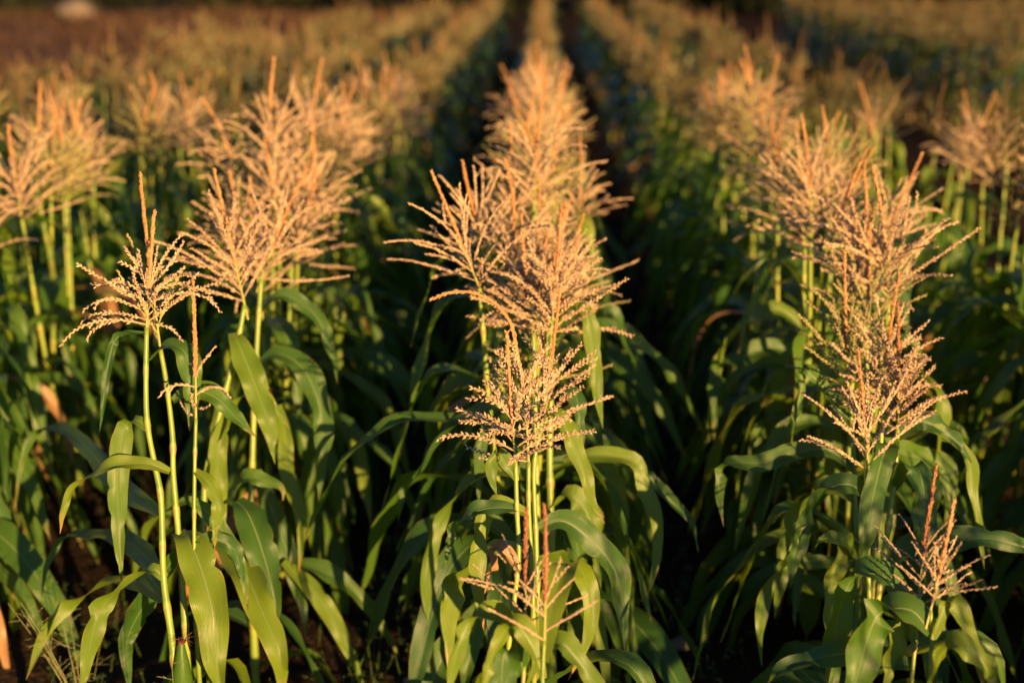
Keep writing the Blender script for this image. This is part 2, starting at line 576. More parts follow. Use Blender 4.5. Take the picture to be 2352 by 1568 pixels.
def ear_meshes(rng):
    prof = [(0, .010), (.02, .020), (.06, .027), (.11, .026), (.16, .018), (.20, .009), (.215, .005)]
    mh, mk = MB(), MB()
    tube(mh, [Vector((0.004 * math.sin(z * 20), 0, z)) for z, _ in prof], [r for _, r in prof], 10, 0, [0.3] * len(prof))
    for k in range(26):
        a = rng.uniform(0, 6.28)
        r = rng.uniform(0.2, 1)
        p0 = Vector((0, 0, 0.20))
        tube(mk, [p0, p0 + Vector((0.012 * r * math.cos(a), 0.012 * r * math.sin(a), 0.02)), p0 + Vector((0.035 * r * math.cos(a), 0.035 * r * math.sin(a), 0.01 + 0.02 * rng.random()))],
             [0.0009, 0.0008, 0.0004], 3, 0, [rng.random()] * 3)
    return mh.mesh("ear", M_LEAF), mk.mesh("silk", M_SILK, False)


EAR = ear_meshes(random.Random(5))


def add_tassel(root, meshes, p, axis_dir, spin, scale):
    q = Vector((0, 0, 1)).rotation_difference(axis_dir.normalized()) @ Quaternion((0, 0, 1), spin)
    t = link("tassel", meshes[0], root, p, q, scale)
    link("spike", meshes[1], t)
    return t


def add_ear(root, p, az, tilt=0.35):
    q = Quaternion((0, 0, 1), az) @ Quaternion((0, 1, 0), tilt)
    e = link("ear", EAR[0], root, p, q, random.uniform(0.85, 1.05))
    link("silk", EAR[1], e)


# ------------------------------------------------------------------ ground
def build_ground():
    xs = np.unique(np.concatenate([np.linspace(-5, 5, 126), np.sign(np.linspace(-1, 1, 41)) * np.abs(np.linspace(-1, 1, 41)) ** 3 * 900]))
    ys = np.unique(np.concatenate([np.linspace(-3, 14, 200), 14 + np.linspace(0, 1, 26) ** 3 * 900, -3 - np.linspace(0, 1, 16) ** 3 * 500]))
    X, Y = np.meshgrid(xs, ys)
    rng = np.random.default_rng(3)
    near = np.exp(-((np.abs(X) / 8) ** 4)) * np.exp(-((np.maximum(0, np.abs(Y - 5) - 4) / 6) ** 2))
    ridge = 0.03 * np.cos(2 * np.pi * X / 0.9)
    Z = near * (ridge + rng.normal(0, 0.010, X.shape) + 0.012 * np.sin(X * 9.1 + Y * 4.3) * np.sin(Y * 7.7 - X * 3.1)) - 0.03
    mb = MB()
    ny, nx = X.shape
    idx = np.arange(nx * ny).reshape(ny, nx)
    F = np.stack([idx[:-1, :-1], idx[:-1, 1:], idx[1:, 1:], idx[1:, :-1]], -1).reshape(-1, 4)
    mb.v = np.stack([X, Y, Z], -1).reshape(-1, 3).tolist()
    mb.f = [tuple(q) for q in F.tolist()]
    mb.uv = [(0, 0)] * len(mb.v)
    mb.mi = [0] * len(mb.f)
    g = link("ground", mb.mesh("ground", M_SOIL))
    g["kind"] = "structure"


build_ground()


def build_bare_field():
    rng = random.Random(2)
    xs = [-90 + i * 1.0 for i in range(88)]
    ys = [16 + i * 1.2 for i in range(60)]
    mb = MB()
    for j, y in enumerate(ys):
        for i, x in enumerate(xs):
            mb.v.append((x - 0.25 * max(0, 26 - y), y, -0.022 + (0.05 * rng.random() if 0 < j < 59 and 0 < i < 87 else 0)))
            mb.uv.append((0, 0))
    for j in range(len(ys) - 1):
        for i in range(len(xs) - 1):
            a = j * len(xs) + i
            mb.f.append((a, a + 1, a + len(xs) + 1, a + len(xs)))
            mb.mi.append(0)
    g = link("bare_field", mb.mesh("bare_field", M_BARE))
    g["kind"] = "structure"


build_bare_field()

# ------------------------------------------------------------------ the plants in focus, measured on the photograph
ROWS = {-4: -3.6, -3: -2.7, -2: -1.8, -1: -0.9, 0: 0.0, 1: 0.9, 2: 1.8, 4: 4.8, 5: 5.7}


def hero(z, stalk_px, tip, label, group, tassel, spin=0.0, tscale=1.0, r=(0.0105, 0.0055), fill=3, ears=(), fillaz=None):
    rng = random.Random(int(z * 1000 + stalk_px[0][0]))
    P = [at(u, v, z) for u, v in stalk_px]                              # from the tassel down
    low = P[-1]
    d = (P[-1] - P[-2]).normalized()
    foot = Vector((low.x + d.x * 0.25 * low.z, low.y + d.y * 0.25 * low.z, -0.03))
    path = [foot] + [low.lerp(foot, 0.5)] * (1 if low.z > 0.3 else 0) + P[::-1]
    root = thing("corn_plant", label, "corn plant", foot, group)
    rel = [p - foot for p in path]
    me, C, nodes = stalk_mesh(rel, r[0], r[1], rng)
    link("stalk", me, root)
    axis = at(tip[0], tip[1], z) - P[0]
    add_tassel(root, tassel, P[0] - foot, axis, spin, tscale)
    root["foot_z"] = z
    az0 = rng.uniform(-0.5, 0.5) if fillaz is None else fillaz
    for k, q in enumerate(nodes):                                       # leaves low on the stalk, hidden or half hidden in the photograph
        if k >= fill:
            break
        c = C[min(NST - 1, int(q * (NST - 1)))]
        m = rng.choice(LEAVES['low' if k < 2 else 'mid'])
        link("leaf", m, root, c, Quaternion((0, 0, 1), az0 + k * math.pi + rng.gauss(0, 0.35)), rng.uniform(0.8, 1.0))
    for (q, az, t) in ears:
        add_ear(root, C[int(q * (NST - 1))], az, t)
    del root["foot_z"]
    return root, z, foot


def hleaf(h, px, w, a0=0.0, a1=None, tilt=0.35, kind='g', bow=None, trough=0.3, wave=0.16, dz=0.0, blunt=False):
    """a leaf of plant h whose midrib passes the given pixels; a = heading of its width (0 faces the camera, 90 lies flat when it grows sideways)"""
    root, z, foot = h
    rng = random.Random(int(px[0][0] * 7 + px[-1][1]))
    n = len(px)
    bow = rng.uniform(-0.06, 0.04) if bow is None else bow
    pts = []
    for i, (u, v) in enumerate(px):
        t = i / (n - 1)
        pts.append(at(u, v, z + dz * min(1, 2 * t) + bow * math.sin(t * 2.2)) - foot)
    a1 = a0 if a1 is None else a1
    wd = []
    for t in (0, 0.5, 1):
        a = R(a0 + (a1 - a0) * t)
        wd.append(Vector((math.cos(a), math.sin(a), tilt * abs(math.sin(a)) * (1 if math.sin(a) >= 0 else -1))))
    if kind == 'g' and rng.random() < 0.35:
        kind = 'y'
    w *= 0.84
    m = {'g': M_LEAF, 'y': M_LEAFY, 'd': M_LEAFD}[kind]
    me = leaf_mesh("leaf", pts, w, wd, m, rng, 8, trough, wave, blunt, 34)
    o = link("leaf", me, root)
    if kind == 'd':
        o["label"] = "shrivelled brown leaf"
    return o


T = make_tassel
GF = "corn plants at the front of the three near rows"
# --- left row
hA = hero(3.00, [(337, 752), (335, 860), (338, 970), (356, 1070), (370, 1150), (376, 1330), (396, 1480)], (346, 478),
          "corn plant with kinked yellow stalk and one upright spike on a broad tassel", GF,
          T(1, 20, 0.265, 0.205, 0.5, 1.0, (0.55, 1.35), 0.0, size=0.0125), 0.6, 1.0, (0.0105, 0.0052), 2, ears=((0.30, -0.2, 0.12),))
hA2 = hero(3.15, [(368, 800), (382, 880), (396, 1000), (398, 1090), (410, 1230), (424, 1420)], (312, 385),
           "corn plant just behind the kinked stalk, its thin pale spike leaning left above it", GF,
           T(2, 7, 0.43, 0.20, 0.3, 0.2, (0.35, 0.8), 0.05, 'green'), 2.0, 1.0, (0.0105, 0.0052), 3)
hC = hero(3.10, [(450, 960), (447, 1080), (446, 1240), (450, 1420)], (452, 650),
          "short thin corn plant between two thicker stalks, wilted tassel with few limp branches", GF,
          T(3, 6, 0.32, 0.15, 0.3, 2.0, (0.9, 1.5), 0.0), 1.0, 1.0, (0.006, 0.004), 3)
hB = hero(3.45, [(562, 700), (545, 790), (520, 890), (490, 1010), (470, 1120), (470, 1300)], (500, 425),
          "leaning corn plant of the left row with a bushy tassel spreading to both sides", GF,
          T(4, 19, 0.36, 0.25, 0.5, 0.5, (0.4, 1.2), 0.0), 0.3, 1.0, (0.0115, 0.006), 3)
hB2 = hero(3.70, [(600, 640), (592, 760), (585, 900), (580, 1050), (575, 1250)], (655, 470),
           "corn plant with a thick orange spike slanting right behind the bushy left tassel", GF,
           T(5, 15, 0.33, 0.22, 0.35, 0.6, (0.4, 1.1), 0.02), 2.4, 1.0, (0.012, 0.006), 4, fillaz=0.0)
# --- centre row
hE = hero(2.83, [(1184, 1058), (1187, 1170), (1191, 1280), (1176, 1420), (1166, 1520)], (1160, 815),
          "foremost tall plant of the centre row, orange spike over a fluffy tassel", GF,
          T(6, 12, 0.26, 0.17, 0.7, 0.6, (0.4, 1.3), 0.0), 0.2, 1.05, (0.0085, 0.0045), 2)
hF = hero(2.97, [(1214, 1060), (1214, 1160), (1219, 1260), (1225, 1420)], (1200, 700),
          "centre row plant whose long spike bends over sharply to the left at its top", GF,
          T(7, 13, 0.52, 0.165, 0.75, 0.3, (0.4, 1.2), 0.62), 0.0, 1.0, (0.008, 0.005), 2)
hF2 = hero(3.10, [(1240, 985), (1226, 1080), (1231, 1240), (1236, 1420)], (1300, 700),
           "centre row plant with a fluffy tassel fanning out to the right of the bent spike", GF,
           T(8, 16, 0.32, 0.19, 0.6, 0.1, (0.4, 1.1), 0.0), 0.9, 1.0, (0.009, 0.005), 3)
hG = hero(3.38, [(1266, 770), (1265, 900), (1262, 1050), (1266, 1240), (1268, 1400)], (1290, 470),
          "centre row plant with the thickest yellow stalk and a wide golden tassel", GF,
          T(9, 22, 0.33, 0.22, 0.6, 0.5, (0.4, 1.3), 0.0), 1.7, 1.0, (0.014, 0.007), 4)
hG2 = hero(3.50, [(1225, 760), (1228, 900), (1232, 1100), (1236, 1300)], (1190, 500),
           "centre row plant behind the bent spike, tassel branches reaching left", GF,
           T(10, 18, 0.32, 0.21, 0.6, 0.5, (0.45, 1.3), 0.1), 4.0, 1.0, (0.011, 0.006), 4)
hE2 = hero(2.48, [(1250, 1470), (1247, 1530), (1245, 1620)], (1264, 1185),
           "small nearest centre plant with a reddish spike and a few thin straight tassel branches", GF,
           T(11, 8, 0.25, 0.125, 0.3, 0.0, (0.5, 1.2), 0.0, 'rust', 0.0095), 0.5, 1.0, (0.006, 0.0035), 2)
hE3 = hero(2.58, [(1208, 1430), (1204, 1520), (1200, 1620)], (1196, 1190),
           "small plant with a dark dried spike beside the lower lit stalk, branches pointing left", GF,
           T(12, 7, 0.22, 0.15, 0.3, 0.0, (0.6, 1.2), 0.0, 'rust', 0.0095), 3.4, 1.0, (0.006, 0.0035), 2)
# --- right row
hH = hero(3.25, [(2061, 985), (2056, 1080), (2047, 1160), (2030, 1280), (2010, 1420)], (2080, 695),
          "right row plant with a dark rust coloured spike and pinkish fluffy tassel fanned right", GF,
          T(13, 24, 0.31, 0.185, 0.65, 0.35, (0.35, 1.15), 0.0, 'rust'), 1.2, 1.0, (0.0115, 0.0058), 3)
hI = hero(3.15, [(1992, 1080), (1993, 1180), (1994, 1300), (1996, 1450)], (1985, 800),
          "right row plant with a pale spike and long tassel branches hooking over to the left", GF,
          T(14, 13, 0.29, 0.22, 0.4, 0.2, (0.35, 0.85), 0.0), 2.8, 1.0, (0.009, 0.005), 3)
hJ = hero(3.38, [(1950, 900), (1958, 1000), (1964, 1150), (1970, 1350)], (1942, 560),
          "right row plant with a straight golden spike and pale branches stretching far left", GF,
          T(15, 17, 0.36, 0.23, 0.45, 0.1, (0.4, 1.2), 0.0, 'green'), 0.4, 1.0, (0.010, 0.0055), 3)
hJ2 = hero(3.55, [(1990, 810), (1992, 930), (1990, 1100), (1985, 1300)], (2003, 470),
           "right row plant with the tallest pale braided spike above a green straw tassel", GF,
           T(16, 18, 0.40, 0.22, 0.4, 0.1, (0.4, 1.1), 0.0, 'green'), 1.9, 1.0, (0.011, 0.0055), 4)
hJ3 = hero(3.32, [(2025, 900), (2024, 1000), (2016, 1150), (2005, 1330)], (2045, 610),
           "right row plant whose straw tassel fills the space just behind the rust coloured spike", GF,
           T(23, 19, 0.30, 0.20, 0.5, 0.4, (0.4, 1.15), 0.0), 0.7, 1.0, (0.010, 0.0055), 3)
hM = hero(4.00, [(2008, 590), (1995, 680), (1985, 820), (1980, 1000)], (2130, 345),
          "right row plant leaning right with an arching tassel of drooping pink branches", GF,
          T(17, 16, 0.34, 0.24, 0.45, 1.1, (0.35, 1.0), 0.0), 0.8, 1.0, (0.011, 0.0055), 4)
hM2 = hero(4.15, [(1848, 570), (1846, 700), (1850, 900), (1852, 1050)], (1828, 260),
           "right row plant with a very wide pink tassel left of the leaning one", GF,
           T(18, 24, 0.40, 0.27, 0.45, 0.7, (0.4, 1.25), 0.03), 0.2, 1.0, (0.012, 0.006), 4)
hK = hero(2.68, [(2108, 1390), (2102, 1470), (2092, 1580)], (2132, 1075),
          "low nearest right plant with a tall rusty spike and thin spread branches", GF,
          T(19, 13, 0.285, 0.15, 0.35, 0.2, (0.45, 1.2), 0.0, 'rust', 0.0095), 1.0, 1.0, (0.0065, 0.004), 2)
hK2 = hero(2.60, [(2137, 1400), (2140, 1480), (2132, 1600)], (2194, 1185),
           "low right plant with a dark red stem and a short spike slanting right", GF,
           T(20, 11, 0.215, 0.125, 0.35, 0.1, (0.45, 1.2), 0.0, 'straw', 0.0095), 2.6, 1.0, (0.0065, 0.004), 2)

# --- their leaves: left row
hleaf(hA, [(336, 768), (290, 770), (262, 785), (246, 850), (238, 920), (229, 992)], 0.030, 25, 15, trough=1.0)
hleaf(hA, [(341, 985), (315, 966), (290, 975), (278, 1020), (270, 1100), (272, 1200), (279, 1335)], 0.062, 40, 5)
hleaf(hA, [(378, 1328), (350, 1308), (290, 1345), (235, 1395), (207, 1480), (185, 1600)], 0.068, 50, 20)
hleaf(hA2, [(408, 1225), (435, 1245), (465, 1315), (488, 1410), (493, 1500), (515, 1620)], 0.110, 15, 0, bow=-0.1)
hleaf(hA, [(390, 1083), (330, 1064), (240, 1075), (175, 1118), (147, 1165), (137, 1225)], 0.052, 70, 40, tilt=0.5)
hleaf(hA2, [(343, 830), (380, 797), (420, 803), (436, 850), (440, 930), (436, 990)], 0.072, 70, 5)
hleaf(hA2, [(398, 922), (440, 897), (495, 912), (545, 962), (588, 1002)], 0.066, 75, 60, tilt=0.9)
hleaf(hA2, [(402, 1160), (430, 1150), (470, 1170), (520, 1235), (555, 1310), (570, 1400)], 0.05, 60, 20, tilt=0.6)
hleaf(hB, [(536, 765), (552, 800), (590, 895), (620, 985), (632, 1065)], 0.085, 30, 5)
hleaf(hB2, [(598, 832), (640, 812), (695, 845), (732, 925), (742, 1020), (732, 1150)], 0.088, 75, 20, tilt=0.7)
hleaf(hB, [(490, 1010), (515, 1000), (560, 905), (610, 915), (665, 985)], 0.06, 75, 50, tilt=0.6)
hleaf(hB, [(482, 1220), (500, 1180), (540, 1130), (575, 1098), (640, 1115), (650, 1150)], 0.075, 70, 50, tilt=0.8)
hleaf(hB2, [(640, 930), (655, 1000), (660, 1090), (690, 1180), (692, 1250), (686, 1318)], 0.055, 20, 10, kind='y')
hleaf(hB, [(545, 1150), (575, 1190), (610, 1290), (630, 1380), (636, 1440)], 0.105, 10, 0, bow=-0.1)
hleaf(hB2, [(590, 1080), (640, 1210), (680, 1330), (697, 1400), (702, 1460)], 0.075, 20, 5)
hleaf(hB2, [(650, 1290), (700, 1335), (745, 1390), (790, 1470), (838, 1580)], 0.065, 30, 10, kind='y')
hleaf(hB, [(500, 1240), (560, 1310), (600, 1400), (640, 1500), (650, 1610)], 0.10, 15, 0, bow=-0.2)
hleaf(hB, [(520, 950), (500, 1040), (505, 1120), (515, 1230)], 0.06, 10, 30)
hleaf(hC, [(447, 1080), (480, 1110), (500, 1160), (492, 1260)], 0.045, 30, 10)
hleaf(hC, [(446, 1240), (500, 1240), (540, 1265), (560, 1340)], 0.05, 60, 20)
hleaf(hB2, [(594, 720), (650, 680), (720, 720), (760, 800), (775, 880)], 0.06, 75, 30, tilt=0.6)
hleaf(hA, [(380, 1350), (320, 1262), (230, 1225), (150, 1235), (110, 1290), (95, 1370)], 0.07, 70, 20, tilt=0.6, dz=0.5)
hleaf(hA, [(380, 1380), (300, 1330), (190, 1370), (110, 1440), (60, 1560)], 0.085, 60, 20, dz=0.35)
hleaf(hA, [(370, 1180), (280, 1120), (170, 1000), (90, 985), (50, 1060), (35, 1180)], 0.07, 60, 15, tilt=0.6, dz=0.9)
hleaf(hA2, [(412, 1260), (330, 1390), (290, 1480), (300, 1590)], 0.075, 30, 0, dz=0.15)
# centre row
hleaf(hE, [(1190, 1168), (1130, 1166), (1075, 1182), (1045, 1215), (1032, 1255), (1015, 1305)], 0.052, 65, 30, tilt=0.7)
hleaf(hE, [(1192, 1310), (1170, 1280), (1145, 1262), (1130, 1275), (1127, 1310), (1114, 1362)], 0.042, 30, 60, 0.3, 'd', trough=0.9)
hleaf(hF2, [(1236, 1000), (1262, 950), (1285, 960), (1312, 1010), (1340, 1080), (1360, 1150), (1390, 1203)], 0.060, 50, 10, 0.3, 'y')
hleaf(hG, [(1262, 930), (1290, 893), (1318, 900), (1330, 945), (1333, 1010), (1336, 1060)], 0.052, 60, 5)
hleaf(hF2, [(1238, 1215), (1290, 1195), (1345, 1228), (1395, 1280), (1425, 1350), (1436, 1500)], 0.085, 75, 25, tilt=0.9)
hleaf(hE2, [(1247, 1520), (1270, 1380), (1310, 1292), (1345, 1330), (1358, 1400), (1345, 1480), (1305, 1560)], 0.066, 40, 0, dz=0.2, bow=0.05)
hleaf(hF, [(1216, 1180), (1150, 1160), (1112, 1180), (1098, 1260), (1098, 1350), (1112, 1450)], 0.062, 50, 5)
hleaf(hG2, [(1228, 930), (1130, 925), (1040, 985), (965, 1075), (925, 1130), (913, 1200)], 0.075, 75, 35, tilt=0.6)
hleaf(hG, [(1264, 1080), (1340, 1050), (1420, 1050), (1468, 1070), (1482, 1130), (1512, 1235), (1487, 1375)], 0.066, 75, 15, tilt=0.6)
hleaf(hG, [(1264, 1060), (1400, 1050), (1480, 1085), (1540, 1150), (1590, 1200), (1605, 1270)], 0.06, 75, 45, tilt=0.6, dz=0.15)
hleaf(hE3, [(1204, 1550), (1190, 1500), (1160, 1498), (1152, 1560), (1148, 1680)], 0.085, 30, 0, bow=-0.05)
hleaf(hE2, [(1247, 1560), (1225, 1490), (1185, 1432), (1150, 1470), (1120, 1540), (1090, 1640)], 0.055, 60, 30)
hleaf(hE3, [(1204, 1500), (1150, 1410), (1100, 1415), (1060, 1465), (1040, 1540), (1030, 1640)], 0.050, 60, 25)
hleaf(hG2, [(1232, 1100), (1140, 1080), (1060, 1130), (1000, 1220), (980, 1330), (985, 1450)], 0.08, 70, 20, tilt=0.5)
hleaf(hF, [(1219, 1260), (1120, 1270), (1050, 1340), (1030, 1430), (1035, 1560)], 0.085, 60, 5, dz=0.12, bow=0.05)
hleaf(hE, [(1184, 1100), (1150, 1045), (1130, 1060), (1130, 1100), (1142, 1140)], 0.040, 40, 10, 0.3, 'y')
hleaf(hF2, [(1232, 1290), (1300, 1300), (1350, 1390), (1385, 1500), (1400, 1620)], 0.08, 60, 5, dz=0.2, bow=0.08)
hleaf(hG, [(1264, 1170), (1310, 1140), (1350, 1180), (1370, 1260), (1380, 1350)], 0.085, 50, 5, 0.3, 'y')
hleaf(hE3, [(1203, 1590), (1280, 1480), (1330, 1520), (1380, 1590), (1420, 1680)], 0.06, 60, 20)
hleaf(hG, [(1266, 760), (1300, 715), (1345, 720), (1362, 800), (1372, 900), (1385, 985)], 0.06, 50, 5)
hleaf(hG2, [(1226, 960), (1150, 960), (1110, 1000), (1100, 1080), (1100, 1160)], 0.05, 55, 5)
# right row
hleaf(hH, [(2058, 1040), (2045, 1018), (2030, 1040), (2012, 1110), (1995, 1190), (1984, 1260), (1970, 1350)], 0.078, 15, 10, bow=-0.12)
hleaf(hH, [(2064, 1000), (2110, 968), (2160, 985), (2205, 1022), (2230, 1062)], 0.072, 75, 70, tilt=1.0)
hleaf(hH, [(2062, 1010), (2150, 985), (2222, 1055), (2235, 1130), (2250, 1220), (2262, 1310)], 0.05, 60, 10, dz=0.1)
hleaf(hI, [(1993, 1140), (1950, 1112), (1900, 1125), (1855, 1185), (1828, 1265), (1815, 1350)], 0.088, 65, 10, tilt=0.7)
hleaf(hJ, [(1965, 1150), (1900, 1115), (1850, 1160), (1812, 1240), (1795, 1310), (1780, 1420)], 0.080, 60, 10, tilt=0.7)
hleaf(hJ, [(1960, 1080), (1900, 1032), (1830, 1040), (1750, 1062), (1672, 1066), (1652, 1110), (1662, 1210)], 0.070, 80, 20, tilt=0.8)
hleaf(hK, [(2104, 1430), (2040, 1330), (1965, 1325), (1928, 1400), (1915, 1500), (1905, 1640)], 0.088, 50, 0)
hleaf(hK2, [(2138, 1450), (2090, 1400), (2020, 1410), (1985, 1490), (1962, 1580), (1945, 1680)], 0.105, 30, 0)
hleaf(hJ2, [(1985, 1250), (1880, 1210), (1790, 1235), (1700, 1300), (1640, 1390), (1610, 1480), (1590, 1560)], 0.062, 75, 40, tilt=0.5)
hleaf(hH, [(2020, 1330), (2100, 1250), (2180, 1245), (2260, 1235), (2340, 1252), (2450, 1300)], 0.085, 80, 70, tilt=0.8)
hleaf(hH, [(2050, 1130), (2100, 1070), (2122, 1130), (2124, 1230), (2120, 1330)], 0.092, 20, 0)
hleaf(hJ2, [(1990, 1000), (2070, 1040), (2150, 1060), (2180, 1110), (2175, 1250)], 0.085, 60, 5, dz=0.1)
hleaf(hI, [(1994, 1290), (1930, 1235), (1890, 1240), (1870, 1260)], 0.055, 75, 60, tilt=0.9)
hleaf(hI, [(1994, 1250), (1960, 1235), (1920, 1300), (1905, 1400), (1910, 1500)], 0.06, 40, 5)
hleaf(hK, [(2100, 1480), (2090, 1430), (2070, 1440), (2050, 1500), (2030, 1590)], 0.06, 40, 5)
hleaf(hK2, [(2139, 1470), (2180, 1380), (2215, 1430), (2240, 1500), (2265, 1590)], 0.05, 30, 5)
hleaf(hJ2, [(1990, 1080), (1880, 1150), (1840, 1230), (1830, 1330), (1825, 1440)], 0.07, 40, 5, bow=0.05)
hleaf(hJ, [(1968, 1300), (1830, 1290), (1770, 1340), (1745, 1430), (1750, 1530)], 0.06, 50, 10)
hleaf(hM2, [(1850, 760), (1790, 712), (1720, 740), (1660, 810), (1640, 880), (1625, 985)], 0.085, 70, 20, tilt=0.7)
hleaf(hM2, [(1852, 840), (1790, 800), (1720, 815), (1650, 850), (1640, 930), (1640, 1010)], 0.088, 75, 15, tilt=0.8)
hleaf(hM2, [(1852, 980), (1780, 960), (1745, 1000), (1730, 1080), (1735, 1150)], 0.075, 65, 10)
hleaf(hM, [(1985, 830), (2040, 600), (2075, 640), (2080, 720), (2085, 800)], 0.07, 55, 5)
hleaf(hJ, [(1954, 960), (1850, 850), (1838, 900), (1822, 980), (1808, 1080)], 0.05, 20, 60)
hleaf(hK2, [(2134, 1580), (2180, 1490), (2240, 1500), (2300, 1590)], 0.08, 60, 20)
hleaf(hK, [(2098, 1530), (1980, 1500), (1880, 1510), (1790, 1540), (1740, 1600)], 0.07, 75, 40, tilt=0.7)

HEROES = 20

# ------------------------------------------------------------------ the rows behind: one thing per plant
LOWSTUFF = []


def in_frame(x, y, h, margin=120):
    p = Vector((x, y, h)) - Vector((0, 0, CAMZ))
    z = p.dot(FWD)
    if z < 0.4:
        return None
    return CXP + FPX * p.dot(RGT) / z, CYP - FPX * p.dot(UPV) / z, z


def auto_plant(x, y, label, group, detail):
    rng = random.Random(int(x * 997 + y * 7919))
    tall = min(1.0, max(0.0, (y - 3.3) / 0.9)) * (1 - 0.7 * min(1, max(0, (y - 6.0) / 2.5)))                               # the plants stand taller away from the field's edge
    h = min(1.36, max(0.82, rng.gauss(1.0 + 0.16 * tall, 0.075)))
    if x > 1.2 and y < 3.2:
        h = rng.uniform(0.52, 0.86)                                      # short unseen plants added at the field's edge, height set for their shade
    foot = Vector((x, y, -0.03))
    lean = Vector((rng.gauss(0, 0.06), rng.gauss(0, 0.05), 0))
    P = [Vector((0, 0, 0)), lean * 0.25 + Vector((rng.gauss(0, .008), rng.gauss(0, .008), h * 0.33)), lean * 0.6 + Vector((rng.gauss(0, .01), rng.gauss(0, .01), h * 0.68)), lean + Vector((0, 0, h + 0.03))]
    root = thing("corn_plant", label, "corn plant", foot, group)
    me, C, nodes = stalk_mesh(P, 0.0125, 0.0055, rng)
    link("stalk", me, root)
    axis = Vector((rng.gauss(0, 0.16) + lean.x, rng.gauss(0, 0.16) + lean.y, 1))
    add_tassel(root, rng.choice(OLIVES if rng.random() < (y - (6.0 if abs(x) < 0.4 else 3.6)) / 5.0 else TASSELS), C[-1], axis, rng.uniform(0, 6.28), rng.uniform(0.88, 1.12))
    az = rng.gauss(0, 0.6)
    start = 1 if detail > 1 else 3
    for k in range(start, len(nodes)):
        if k >= len(nodes) - 2 and rng.random() < 0.5:
            continue
        c = C[min(NST - 1, int(nodes[k] * (NST - 1)))]
        m = rng.choice(LEAVES['up' if k >= len(nodes) - 2 else 'mid' if k > 1 else 'low'])
        link("leaf", m, root, c, Quaternion((0, 0, 1), az + k * math.pi + rng.gauss(0, 0.4)), rng.uniform(0.85, 1.1))
    for k in range(7 if y < 6.5 else 3):                                # a tiller's leaves
        c = C[min(NST - 1, int(rng.uniform(0.25, 0.70) * (NST - 1)))]
        link("leaf", rng.choice(LEAVES["dry" if rng.random() < 0.12 else "mid"]), root, c, Quaternion((0, 0, 1), rng.uniform(0, 6.28)), rng.uniform(0.85, 1.2))
    if detail > 1 and rng.random() < 0.5:
        add_ear(root, C[int(nodes[min(3, len(nodes) - 1)] * (NST - 1))], az + rng.uniform(0, 6), 0.25)


ROWNAME = {-4: "short row at the left edge of the field", -3: "third row left of the centre row", -2: "second row left of the centre row", -1: "row left of the centre row", 0: "centre row", 1: "row right of the centre row",
           2: "second row right of the centre row", 4: "block beyond the dark gap", 5: "block beyond the dark gap"}
START = {-4: 8.0, -3: 5.5, -2: 3.5, -1: 3.95, 0: 3.3, 1: 3.5, 2: 0.0, 4: 8.5, 5: 9.5}
cand = []
for r, x0 in ROWS.items():
    rg = random.Random(40 + r)
    y = START[r]
    while y < {-4: 17.0, -3: 21.0, -2: 24.0}.get(r, 26.5):
        x = x0 + rg.gauss(0, (0.035 if abs(r) < 2 else 0.055) if y < 8 else 0.05)
        q = in_frame(x, y, 1.15)
        shade = r == 2 and y < 5.0  # near end of this row, mostly unseen, added to shade the front plants
        if shade or (q and -330 < q[0] < 2600):
            cand.append((0 if shade else q[2], x, y, r))
        y += rg.choice((0.06, 0.10, 0.13, 0.16, 0.22)) * (0.75 if r == 0 and y < 8 else 1.0 if y < 8 else 1.25)
rg = random.Random(99)
for k in range(6, 16):                                                   # rest of the block beyond the gap
    y = 8.0
    while y < 27:
        x = 4.8 + 0.9 * (k - 4) + rg.gauss(0, 0.05)
        q = in_frame(x, y, 1.15)
        if q and q[0] < 2480:
            cand.append((q[2], x, y, k))
        y += rg.uniform(0.12, 0.22)
cand.sort()
NUM = 300 - HEROES
for d, x, y, r in cand[:NUM]:
    rn = ROWNAME.get(r, ROWNAME[4])
    auto_plant(x, y, "blurred tasselled corn plant in the " + rn, "corn plants in the " + rn.split(",")[0], 2 if d < 6.5 else 1)


